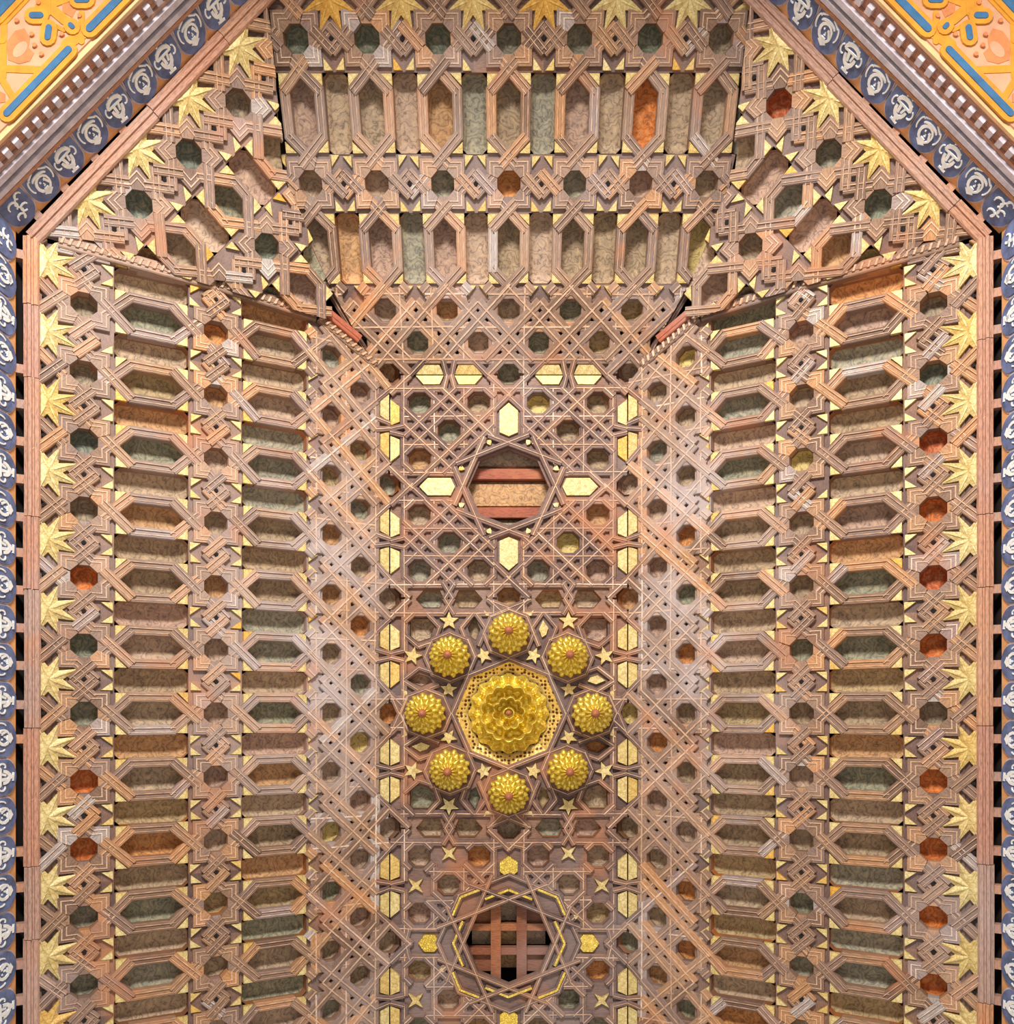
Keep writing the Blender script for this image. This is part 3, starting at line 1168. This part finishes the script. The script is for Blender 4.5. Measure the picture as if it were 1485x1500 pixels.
    for h in holes:
        xs = [min(1.998, max(-1.998, p[0])) for p in h]
        ys = [min(1.998, max(-1.998, p[1])) for p in h]
        inside = all(abs(x) < 1.99 and abs(y) < 1.99 for x, y in zip(xs, ys))
        if inside:
            H.append([X(p) for p in h])
    b = 1.76
    outer = [X(p) for p in ((-b, -b), (b, -b), (b, b), (-b, b))]
    o = pC.put('backing_plate', plate_mesh(outer, [[p for p in h] for h in H if all(abs(p[0]) < b and ya + 0.05 < -p[1] < yb - 0.05 for p in h)], -0.14, -0.055, [ALW]), 0, 0, 0, 0, False)
    # border plates between openings along the module edge
    for sx in (1, -1):
        for s in (1, -1):
            for rect in ([(sx * 1.78, s * .24), (sx * 1.99, s * .20), (sx * 1.99, s * 1.68), (sx * 1.76, s * 1.68)],):
                poly('border_plate', rect, -0.14, -0.065, [ALW])
    if kind == 1 and not last:
        for s in (1, -1):
            poly('border_plate', [(s * .33, -1.76), (s * .33, -1.99), (s * 1.68, -1.99), (s * 1.68, -1.76)], -0.14, -0.065, [ALW])


for (a, b), k in zip(YM, (1, 2, 3, 4)):
    module(a, b, k)
# corner and edge octagons on the fold of the flat centre are shared with the slopes
def row_plate(yc, half0, half1):
    hx = [(0.44, 0), (0.57, 0.15), (0.84, 0.15), (0.91, 0), (0.84, -0.15), (0.57, -0.15)]
    H = [[(sx * (x if k == 0 else 2 - x), y - yc) for x, y in hx] for sx in (1, -1) for k in (0, 1)] + [ngon(8, 0.2, PI / 8, 0, -yc)]
    if half0 and half1:
        o = plate_mesh([(-1.74, -yc - .235), (1.74, -yc - .235), (1.74, -yc + .235), (-1.74, -yc + .235)], H, -0.14, -0.058, [ALW])
        pC.put('backing_plate', o, 0, 0, 0, 0, False)


row_plate(YM[1][0], 1, 1)
row_plate(YM[1][1], 1, 1)
row_plate(YM[2][1], 1, 1)

# what shows through the two open octagons
bo = pC.put('painted_board', prism_mesh([(-.95, -.95), (.95, -.95), (.95, .95), (-.95, .95)], -0.62, -0.5, [BOARD]), 0, 3.80, 0, 0, False, label='painted board seen through the upper octagonal opening')
for dy in (0.30, -0.36):
    o = pC.put('cross_beam', prism_mesh([(-.9, -.09), (.9, -.09), (.9, .09), (-.9, .09)], -0.5, -0.3, [REDW], 0.02), 0, 3.80 + dy, 0, 0, False, label='red cross beam')
for dy, hh in ((0.62, .16), (-0.03, .2), (-0.66, .16)):
    pC.put('painted_board', prism_mesh([(-.9, -hh), (.9, -hh), (.9, hh), (-.9, hh)], -0.5, -0.42, [BOARD], 0.03), 0, 3.80 + dy, 0, 0, False)
cy3 = -(1.926 + 5.778) / 2
for dx in (-0.22, 0.22):
    pC.put('grid_beam', prism_mesh([(-.085, -.72), (.085, -.72), (.085, .72), (-.085, .72)], -0.42, -0.22, [GRIDW]), dx, cy3, 0, 0, False)
for dy in (-0.21, 0.2):
    pC.put('grid_beam', prism_mesh([(-.74, -.06), (.74, -.06), (.74, .06), (-.74, .06)], -0.42, -0.27, [GRIDW]), 0, cy3 + dy, 0, 0, False)
for i in (-1, 0, 1):
    for j in (-1, 0, 1):
        deep = (i + j) % 2 != 0 or (i == 0 and j == 0)
        me = prism_mesh([(-.2, -.17), (.2, -.17), (.2, .17), (-.2, .17)], -0.5, -0.5 + (0.02 if deep else 0.12), [BOARD if deep else GRIDW])
        pC.put('grid_panel', me, i * 0.44, cy3 + j * 0.41, 0, -0.1 if deep else 0, False)

# ------------------------------------------------------------ bosses
def polar_mesh(fn, n, m, mats, smooth=True):
    vs, fs = [], []
    for j in range(m + 1):
        s = j / m
        for i in range(n):
            a = 2 * PI * i / n
            r, z = fn(s, a)
            vs.append((r * math.cos(a), r * math.sin(a), z))
    for j in range(m):
        for i in range(n):
            k = (i + 1) % n
            fs.append((j * n + i, j * n + k, (j + 1) * n + k, (j + 1) * n + i))
    fs.append(tuple(m * n + i for i in range(n)))
    return raw('boss', vs, fs, mats, None, smooth)


def cone_fn(s, a):
    z = 0.70 * s ** 0.8
    r = 0.335 * (1 - s ** 1.9) ** 0.62
    row = s * 4.0
    ph = (int(row) % 2) * PI
    N = 13
    fr = row - int(row)
    b = (0.5 + 0.5 * math.cos(N * a + ph)) ** 0.8
    sc = math.sin(PI * fr) ** 0.7
    k = 0.07 * b * sc * (1 - 0.3 * s)
    return max(0.02, r - 0.045 + k), z + k * 0.7


def main_fn(s, a):
    r = 0.66 * (1 - s)
    z = 0.02 + 0.10 * (1 - (r / 0.66) ** 3)
    g = lambda rc, w: math.exp(-((r - rc) / w) ** 2)
    z += 0.34 * g(0.42 + 0.045 * abs(math.sin(7 * a)), 0.036)
    z += 0.16 * g(0.575, 0.045) * (0.5 + 0.5 * math.cos(20 * a))
    z += 0.20 * g(0.335, 0.055) * max(0, math.cos(7 * a)) ** 4
    z += 0.34 * g(0.225 + 0.04 * abs(math.sin(5 * a + .8)), 0.032)
    z += 0.12 * g(0.14, 0.04) * max(0, math.cos(4 * a)) ** 3
    z += 0.24 * g(0.085, 0.03) + 0.16 * g(0.0, 0.05)
    rr = r + (0.022 * math.cos(16 * a) * min(1, (r - 0.45) / 0.1) if r > 0.45 else 0)
    return max(rr, 0.004), z


cone = polar_mesh(cone_fn, 96, 42, [GOLDD])
knob = polar_mesh(lambda s, a: (0.075 * math.cos(s * PI / 2) ** 0.6 + 0.002, 0.66 + 0.13 * s), 12, 5, [KNOB])
collar = plate_mesh(ngon(8, 0.385, 0), [ngon(8, 0.30, 0)], -0.05, 0.05, [DKWOOD])
names8 = ['directly above the large central boss', 'upper right of the large central boss', 'directly right of the large central boss', 'lower right of the large central boss',
          'directly below the large central boss', 'lower left of the large central boss', 'directly left of the large central boss', 'upper left of the large central boss']
Mflip = Matrix(((1, 0, 0), (0, -1, 0), (0, 0, -1)))
cyb = (YM[1][0] + YM[1][1]) / 2
for i in range(8):
    a = -PI / 2 + i * PI / 4
    e = bpy.data.objects.new('pinecone_boss', None)
    COL.objects.link(e)
    x, y = 1.385 * math.cos(a), 1.385 * math.sin(a) * 0.958 + cyb
    e.matrix_world = Matrix.Translation(Vector((x, y, ZA + 0.02)) * S) @ (Matrix.Scale(S, 4) @ Mflip.to_4x4()) @ Matrix.Rotation(random.uniform(0, 6), 4, 'Z')
    tag(e, 'small gilded pine-cone boss hanging ' + names8[i], 'boss', 'small gilded bosses round the central boss')
    link('scaled_dome', cone, e)
    link('finial', knob, e)['label'] = 'red-brown finial knob'
    link('collar', collar, e, Matrix.Rotation(-e.rotation_euler.z, 4, 'Z'))
e = bpy.data.objects.new('muqarnas_boss', None)
COL.objects.link(e)
e.matrix_world = Matrix.Translation(Vector((0, cyb, ZA + 0.08)) * S) @ (Matrix.Scale(S, 4) @ Mflip.to_4x4())
tag(e, 'large round gilded honeycomb boss in an octagonal pierced rim, ringed by small bosses', 'boss')
link('honeycomb_dome', polar_mesh(main_fn, 240, 70, [GOLDD]), e)
ro, ri = ngon(8, 0.93), ngon(8, 0.66)
for k in range(8):
    j = (k + 1) % 8
    vs = [(ro[k][0], ro[k][1], 0.08), (ro[j][0], ro[j][1], 0.08), (ri[j][0], ri[j][1], -0.06), (ri[k][0], ri[k][1], -0.06)]
    vs += [(v[0], v[1], v[2] - 0.05) for v in vs]
    link('rim_facet', raw('rim', vs, [(0, 1, 2, 3), (7, 6, 5, 4), (0, 4, 5, 1), (2, 6, 7, 3)], [RIM]), e)
link('finial', polar_mesh(lambda s, a: (0.05 * math.cos(s * PI / 2) ** 0.6 + 0.002, 0.36 + 0.10 * s), 12, 5, [KNOB]), e)['label'] = 'small worn finial knob'

# ------------------------------------------------------------ eaves, friezes, cornices
def rib(pts, w, z0, z1):
    """flat brush stroke following a polyline: vertices and faces"""
    vs, fs = [], []
    n = len(pts)
    for i, p in enumerate(pts):
        a = pts[max(0, i - 1)]
        b = pts[min(n - 1, i + 1)]
        d = Vector((b[0] - a[0], b[1] - a[1]))
        if d.length < 1e-6:
            d = Vector((1, 0))
        d.normalize()
        ww = w * (0.5 + 0.5 * math.sin(PI * (i + 0.6) / (n + 0.2)))
        nx, ny = -d.y * ww / 2, d.x * ww / 2
        vs += [(p[0] + nx, p[1] + ny, z0), (p[0] + nx, p[1] + ny, z1), (p[0] - nx, p[1] - ny, z1), (p[0] - nx, p[1] - ny, z0)]
    for i in range(n - 1):
        for k in range(3):
            fs.append((4 * i + k, 4 * (i + 1) + k, 4 * (i + 1) + k + 1, 4 * i + k + 1))
    return vs, fs


def strokes(lst, mat):
    V, F = [], []
    for pts, w in lst:
        v, f = rib(pts, w, 0.0, 0.012)
        b = len(V)
        V += v
        F += [tuple(b + i for i in q) for q in f]
    return raw('brushwork', V, F, [mat])


def arc(cx, cy, rx, ry, a0, a1, n=9):
    return [(cx + rx * math.cos(math.radians(a0 + (a1 - a0) * i / (n - 1))), cy + ry * math.sin(math.radians(a0 + (a1 - a0) * i / (n - 1)))) for i in range(n)]


# a footed two-handled vase, painted upside up (v grows away from the ceiling)
VASE = strokes([(arc(0, 0.30, .10, .09, 0, 180), .05), (arc(0, .26, .07, .13, 180, 360), .05), ([(-.1, .3), (.1, .3)], .03), ([(-.09, .37), (0, .40), (.09, .37)], .03),
                ([(0, .16), (0, .06)], .05), ([(-.05, .06), (.05, .05)], .03), ([(-.03, .29), (-.02, .18)], .04), ([(.04, .3), (.02, .2)], .03),
                (arc(-.12, .27, .035, .06, 90, 300), .018), (arc(.12, .27, .035, .06, 90, -120), .018), ([(-.04, .43), (0, .47), (.05, .44)], .02),
                ([(.0, .13), (.04, .11)], .03)], WHITE)
# a loosely brushed head with wings
HEAD = strokes([(arc(0, .24, .085, .11, 0, 360, 14), .035), (arc(-.0, .33, .1, .05, 10, 170), .03), ([(-.035, .27), (-.015, .275)], .02), ([(.02, .275), (.045, .27)], .02),
                ([(0, .25), (.01, .21), (-.01, .205)], .015), ([(-.03, .17), (.03, .17)], .02), ([(-.05, .13), (0, .09), (.05, .13)], .05), ([(0, .16), (0, .1)], .08),
                (arc(-.13, .3, .03, .09, 60, 260), .018), (arc(.13, .3, .03, .09, 120, -80), .018), ([(-.12, .4), (-.04, .45)], .02), ([(.05, .44), (.13, .38)], .02), ([(.03, .3), (.07, .2)], .03)], WHITE)
# curling acanthus scroll
SCROLL = strokes([(arc(-.04, .12, .05, .05, 200, -60), .022), (arc(.06, .2, .05, .05, 20, 280), .022), (arc(-.05, .3, .06, .06, 200, -70), .025), ([(-.02, .08), (.03, .2), (-.02, .3), (.06, .42)], .02),
                  (arc(.07, .38, .045, .04, 0, 250), .02)], WHITE)


def tongue_pts(w, H):
    pts = [(-w * .93, H), (w * .93, H), (w, 0.36), (w, 0.26)]
    pts += arc(0, 0.26, w, 0.24, 0, -180, 13)[1:-1]
    pts += [(-w, 0.26), (-w, 0.36)]
    return pts


def wall_run(nm, P0, P1, inward, ztop, label, n_t, motifs=True, extra=True, letters=False):
    """frieze of painted tongues along P0->P1 (plan points, units) on a vertical wall, with its cornice"""
    P0, P1 = Vector((P0[0], P0[1], 0)), Vector((P1[0], P1[1], 0))
    d = (P1 - P0)
    L = d.length
    d.normalize()
    up = Vector((0, 0, -1))                 # v grows downward in the room (towards the viewer)
    N = d.cross(up)
    if N.dot(Vector((inward[0], inward[1], 0))) < 0:
        P0, P1 = P1, P0
        d = -d
        N = -N
    M = Matrix((d, up, N)).transposed().to_4x4()
    M = Matrix.Translation(Vector((P0.x, P0.y, ztop)) * S) @ (Matrix.Scale(S, 4) @ M)
    e = bpy.data.objects.new('painted_frieze', None)
    COL.objects.link(e)
    e.matrix_world = M
    tag(e, label, 'frieze')
    H = 0.57
    link('ground_board', raw('b', [(0, 0, -.06), (L, 0, -.06), (L, H, -.06), (0, H, -.06), (0, 0, 0), (L, 0, 0), (L, H, 0), (0, H, 0)],
                             [(3, 2, 1, 0), (4, 5, 6, 7), (0, 1, 5, 4), (2, 3, 7, 6), (1, 2, 6, 5), (3, 0, 4, 7)], [OCH]), e)
    step = L / n_t
    w = step * 0.465
    tp = cached(('tongue', round(w, 3)), lambda: prism_mesh(tongue_pts(w, H), 0.0, 0.03, [BLUE], 0.006))
    tb = cached(('tongueb', round(w, 3)), lambda: prism_mesh([(x * 1.1, y * 1.0 - 0.014 if y < 0.3 else y) for x, y in tongue_pts(w, H)], 0.0, 0.012, [GREYB]))
    for i in range(n_t):
        x = (i + 0.5) * step
        t_ = link('painted_tongue', tp, e, Matrix.Translation((x, 0.012, 0.0)))
        link('tongue_border', tb, t_, Matrix.Translation((0, -0.004, 0.0)))
        if motifs:
            mt = (VASE, HEAD)[i % 2]
            if i in (0, n_t - 1) and extra:
                mt = SCROLL
            link('painted_motif', mt, t_, Matrix.Translation((0, 0.045, 0.031)) @ Matrix.Rotation(random.uniform(-.08, .08), 4, 'Z') @ Matrix.Scale(1.16, 4))
    return e, M, L


def cornice(M, L, label, dent=True):
    e = bpy.data.objects.new('cornice', None)
    COL.objects.link(e)
    e.matrix_world = M
    tag(e, label, 'cornice')
    prof = [('moulding_strip', 0.57, 0.64, 0.05, TRIM), ('moulding_strip', 0.64, 0.67, 0.02, DKWOOD), ('moulding_strip', 0.67, 0.76, 0.08, GREYB),
            ('moulding_strip', 0.76, 0.82, 0.04, SLATE), ('moulding_strip', 0.82, 0.92, 0.09, GREYB), ('moulding_strip', 0.92, 0.98, 0.05, TRIM),
            ('dentil_ground', 0.98, 1.17, 0.02, TRIM), ('moulding_strip', 1.17, 1.20, 0.03, DKWOOD), ('moulding_strip', 1.20, 1.26, 0.06, CRM)]
    for nm, v0, v1, out, m in prof:
        vs = [(0, v0, -.1), (L, v0, -.1), (L, v1, -.1), (0, v1, -.1), (0, v0 + .008, out), (L, v0 + .008, out), (L, v1 - .008, out), (0, v1 - .008, out)]
        link(nm, raw('m', vs, [(3, 2, 1, 0), (4, 5, 6, 7), (0, 1, 5, 4), (2, 3, 7, 6), (1, 2, 6, 5), (3, 0, 4, 7)], [m]), e)
    if dent:
        n = int(L / 0.175)
        me = prism_mesh([(-.045, 1.02), (.045, 1.02), (.045, 1.12), (-.045, 1.12)], 0.0, 0.09, [GREYB], 0.012)
        for i in range(n):
            link('dentil', me, e, Matrix.Translation(((i + .5) * L / n, 0, 0)))
    return e


def isect(nx, ny, D, x=None, y=None):
    return (x, (D - nx * x) / ny) if x is not None else ((D - ny * y) / nx, y)


nL = (nd.x, nd.y)
q1 = isect(nL[0], nL[1], DW, x=-XW)
YW = 10.25
q2 = isect(nL[0], nL[1], DW, y=-YW)
zt = 11.60
sides = [
    ((-XW, YB), q1, (1, 0), 'painted blue tongue frieze along the left wall beside the left slope', 31, True),
    (q1, q2, (1, 1), 'painted blue tongue frieze with white vases and heads across the upper left corner', 11, True),
    (q2, (-q2[0], q2[1]), (0, 1), 'painted blue tongue frieze along the end wall just beyond the top edge', 13, False),
    ((-q2[0], q2[1]), (-q1[0], q1[1]), (-1, 1), 'painted blue tongue frieze with white vases and heads across the upper right corner', 11, True),
    ((XW, YB), (-q1[0], q1[1]), (-1, 0), 'painted blue tongue frieze along the right wall beside the right slope', 31, True)]
cl = ['cornice under the left wall frieze, grey and blue mouldings', 'diagonal cornice with grey dentils beside the upper left painted soffit',
      'cornice of the end wall beyond the top edge', 'diagonal cornice with grey dentils beside the upper right painted soffit', 'cornice under the right wall frieze, grey and blue mouldings']
wn = ['wall_left', 'wall_upper_left', 'wall_end', 'wall_upper_right', 'wall_right']
for (a, b, inw, lab, nt, mo), c_, w_ in zip(sides, cl, wn):
    e, M, L = wall_run('f', a, b, inw, zt - (0.06 if inw[1] == 0 else 0), lab, nt, mo)
    cornice(M, L, c_, inw[1] == 1 and inw[0] != 0)
    o = link(w_, raw(w_, [(x * (L + 1) - .5, y, z) for z in (-.75, -.12) for x, y in ((0, -1.6), (1, -1.6), (1, 1.25), (0, 1.25))],
                     [(3, 2, 1, 0), (4, 5, 6, 7), (0, 1, 5, 4), (2, 3, 7, 6), (1, 2, 6, 5), (3, 0, 4, 7)], [VOID]), None, M)
    o['kind'] = 'structure'

PLAST = plain('aged_plaster', lin(214, 196, 170), 0.9, 0, 0.08, 6)
for nm, c, sz in (('wall_left', (-XW - .35, (YB - YW) / 2, 7.6), (.6, YB + YW, 5.3)), ('wall_right', (XW + .35, (YB - YW) / 2, 7.6), (.6, YB + YW, 5.3)),
                  ('wall_end', (0, -YW - .35, 7.6), (2 * XW + 1.3, .6, 5.3))):
    o = box(nm, [v * S for v in c], [v * S for v in sz], PLAST)
    o['kind'] = 'structure'

# eave mouldings along the foot of each slope, with the little blocks that bridge the dark gap
def eave(i, P0, P1, inward, zc, label):
    P0, P1 = Vector(P0), Vector(P1)
    d = P1 - P0
    L = d.length
    d.normalize()
    inn = Vector((inward[0], inward[1], 0)).normalized()
    N = (Vector((0, 0, -1)) * CO + inn * SI).normalized()
    V = N.cross(d)
    M = Matrix((d, V, N)).transposed().to_4x4()
    if V.dot(inn) > 0:
        d = -d
        P0 = P1
        V = N.cross(d)
        M = Matrix((d, V, N)).transposed().to_4x4()
    e = bpy.data.objects.new('eave_moulding', None)
    COL.objects.link(e)
    e.matrix_world = Matrix.Translation(P0 * S) @ (Matrix.Scale(S, 4) @ M)
    tag(e, label, 'moulding')
    # the moulding is pieced together from lengths of timber
    x = 0
    prof = [(-.10, -.12), (-.10, .03), (-.075, .06), (-.03, .06), (-.02, .04), (.0, .04), (.01, .075), (.05, .075), (.06, .05), (.1, .03), (.1, -.12)]
    while x < L - 0.02:
        l = min(random.choice((1.0, 1.4, 1.9, 2.4)), L - x)
        vs = [(0.005, p[0], p[1]) for p in prof] + [(l - .005, p[0], p[1]) for p in prof]
        n = len(prof)
        fs = [(k, n + k, n + k + 1, k + 1) for k in range(n - 1)] + [tuple(range(n)), tuple(range(2 * n - 1, n - 1, -1))]
        link('moulding_length', raw('l', vs, fs, [TRIM]), e, Matrix.Translation((x, random.uniform(-.01, .01), random.uniform(-.006, .006))))
        x += l
    me = raw('blk', [(a, b, c) for a in (-.06, .06) for b in (.09, .24) for c in (-.14, 0.0)],
             [(0, 1, 3, 2), (4, 6, 7, 5), (0, 4, 5, 1), (2, 3, 7, 6), (0, 2, 6, 4), (1, 5, 7, 3)], [TRIM])
    k = int(L / 0.5)
    for i in range(k):
        if random.random() < 0.93:
            link('bridging_block', me, e, Matrix.Translation(((i + .5) * L / k + random.uniform(-.03, .03), 0, 0)))


xe = 2 + CO * 5.22
ze = ZA - SI * 5.22
eave(0, (-xe, YB, ze), (-xe, C1.y, ze), (1, 0), 0, 'pink-brown eave moulding along the left slope above the dark gaps')
eave(1, (-xe, C1.y, ze), (C2.x, C2.y + .02, ze), (-nd.x, -nd.y), 0, 'pink-brown eave moulding across the upper left corner')
eave(2, (C2.x, C2.y + .02, ze), (-C2.x, C2.y + .02, ze), (0, 1), 0, 'eave moulding at the top of the end slope, out of frame')
eave(3, (-C2.x, C2.y + .02, ze), (xe, C1.y, ze), (nd.x, -nd.y), 0, 'pink-brown eave moulding across the upper right corner')
eave(4, (xe, C1.y, ze), (xe, YB, ze), (-1, 0), 0, 'pink-brown eave moulding along the right slope above the dark gaps')

# ------------------------------------------------------------ corner soffits (flat painted triangles)
ZS = zt - 1.28
K = ZS / 1240
U0 = (-745 * K, -1045 * K)                   # plan point of the drawing's origin; one drawing unit = K


def capsule(p, q, w, n=6):
    a = math.atan2(q[1] - p[1], q[0] - p[0])
    h = w / 2
    return [(q[0] + h * math.cos(a - PI / 2 + PI * i / n), q[1] + h * math.sin(a - PI / 2 + PI * i / n)) for i in range(n + 1)] + \
           [(p[0] + h * math.cos(a + PI / 2 + PI * i / n), p[1] + h * math.sin(a + PI / 2 + PI * i / n)) for i in range(n + 1)]


BARS = [((12, 168), (102, 75), 10), ((133, 44), (190, -14), 11), ((-6, 24), (28, -12), 16), ((49, 25), (61, 25), 9), ((73.5, 43), (71.5, 57), 9), ((105, 39), (108, 42), 7), ((115, 2), (128, 2), 10),
        ((-58, 110), (-20, 60), 12), ((60, -60), (110, -100), 12)]
BANDS = [((6, 30), (5, 112), 8), ((2, 101), (60, 103), 9), ((4, 118), (20, 144), 8), ((98, 66), (124, 48), 14), ((6, 30), (42, -8), 12), ((60, 10), (100, -5), 14), ((60, 0), (95, 30), 12), ((120, 20), (120, 62), 7),
         ((40, 20), (95, 45), 5), ((5, 60), (-60, 62), 8), ((-4, 120), (-50, 150), 8), ((70, -8), (70, 20), 9)]
LEAF = [[(12, 88), (10, 62), (22, 46), (36, 42), (44, 55), (42, 70), (50, 78), (44, 90), (28, 94)], [(90, -8), (112, 14), (106, 26), (92, 18)], [(-4, 132), (8, 138), (8, 150), (-4, 152)]]
ELL = [(30, 73, 8, 14, 40), (78, 60, 3, 6, 0), (88, 50, 3, 4, 0)]
DOTS = [(26, 32), (48, 52), (62, 81), (92, 52), (52, 68), (58, 6), (118, 25)]


def soffit(mir, label):
    sx = -1 if mir else 1
    e = bpy.data.objects.new('painted_soffit', None)
    COL.objects.link(e)
    e.location = Vector((sx * U0[0], U0[1], ZS)) * S
    tag(e, label, 'painted soffit')

    def part(name, pts, z0, z1, mat, lab=None):
        P = [(sx * p[0] * K * S, p[1] * K * S) for p in pts]
        me = prism_mesh(P, 0, (z1 - z0) * S, [mat])
        # faces point down into the room
        o = link(name, me, e, Matrix.Translation((0, 0, -z0 * S)) @ Matrix.Scale(-1, 4, (0, 0, 1)))
        if lab:
            o['label'] = lab
        return o
    tri = [(q1[0], q1[1]), (q2[0], q2[1]), (-XW, -YW)]
    tri = [((x - U0[0]) / K, (y - U0[1]) / K) for x, y in tri]
    me = prism_mesh([(sx * p[0] * K * S, p[1] * K * S) for p in tri], 0, 0.06 * S, [SOFP])
    link('ground_panel', prism_mesh([(sx * p[0] * K * S, p[1] * K * S) for p in tri], -0.05 * S, 0, [SOFP]), e, Matrix.Scale(-1, 4, (0, 0, 1)))
    i = 0
    for p, q, w in BANDS:
        part('ochre_band', capsule(p, q, w * 1.2), 0.0, 0.008 + 0.0007 * i, SOFY)
        i += 1
    for p, q, w in BARS:
        part('ochre_band', capsule(p, q, w + 15), 0.0, 0.018 + 0.0005 * i, SOFY)
        i += 1
        part('blue_bar', capsule(p, q, w), 0.0, 0.036, SOFB)
    for pts in LEAF:
        part('orange_leaf', pts, 0.0, 0.006, SOFO)
    for x, y, a, b, r in ELL:
        c, s = math.cos(math.radians(r)), math.sin(math.radians(r))
        part('pale_petal', [(x + a * math.cos(t) * c - b * math.sin(t) * s, y + a * math.cos(t) * s + b * math.sin(t) * c) for t in [2 * PI * k / 12 for k in range(12)]], 0.0, 0.009, SOFP)
    for x, y in DOTS:
        part('rosette_dot', ngon(10, 3.2, 0, x, y), 0, 0.03, SOFO)


soffit(False, 'flat painted corner soffit at upper left, ochre bands and blue bars on pink')
soffit(True, 'flat painted corner soffit at upper right, ochre bands and blue bars on pink')
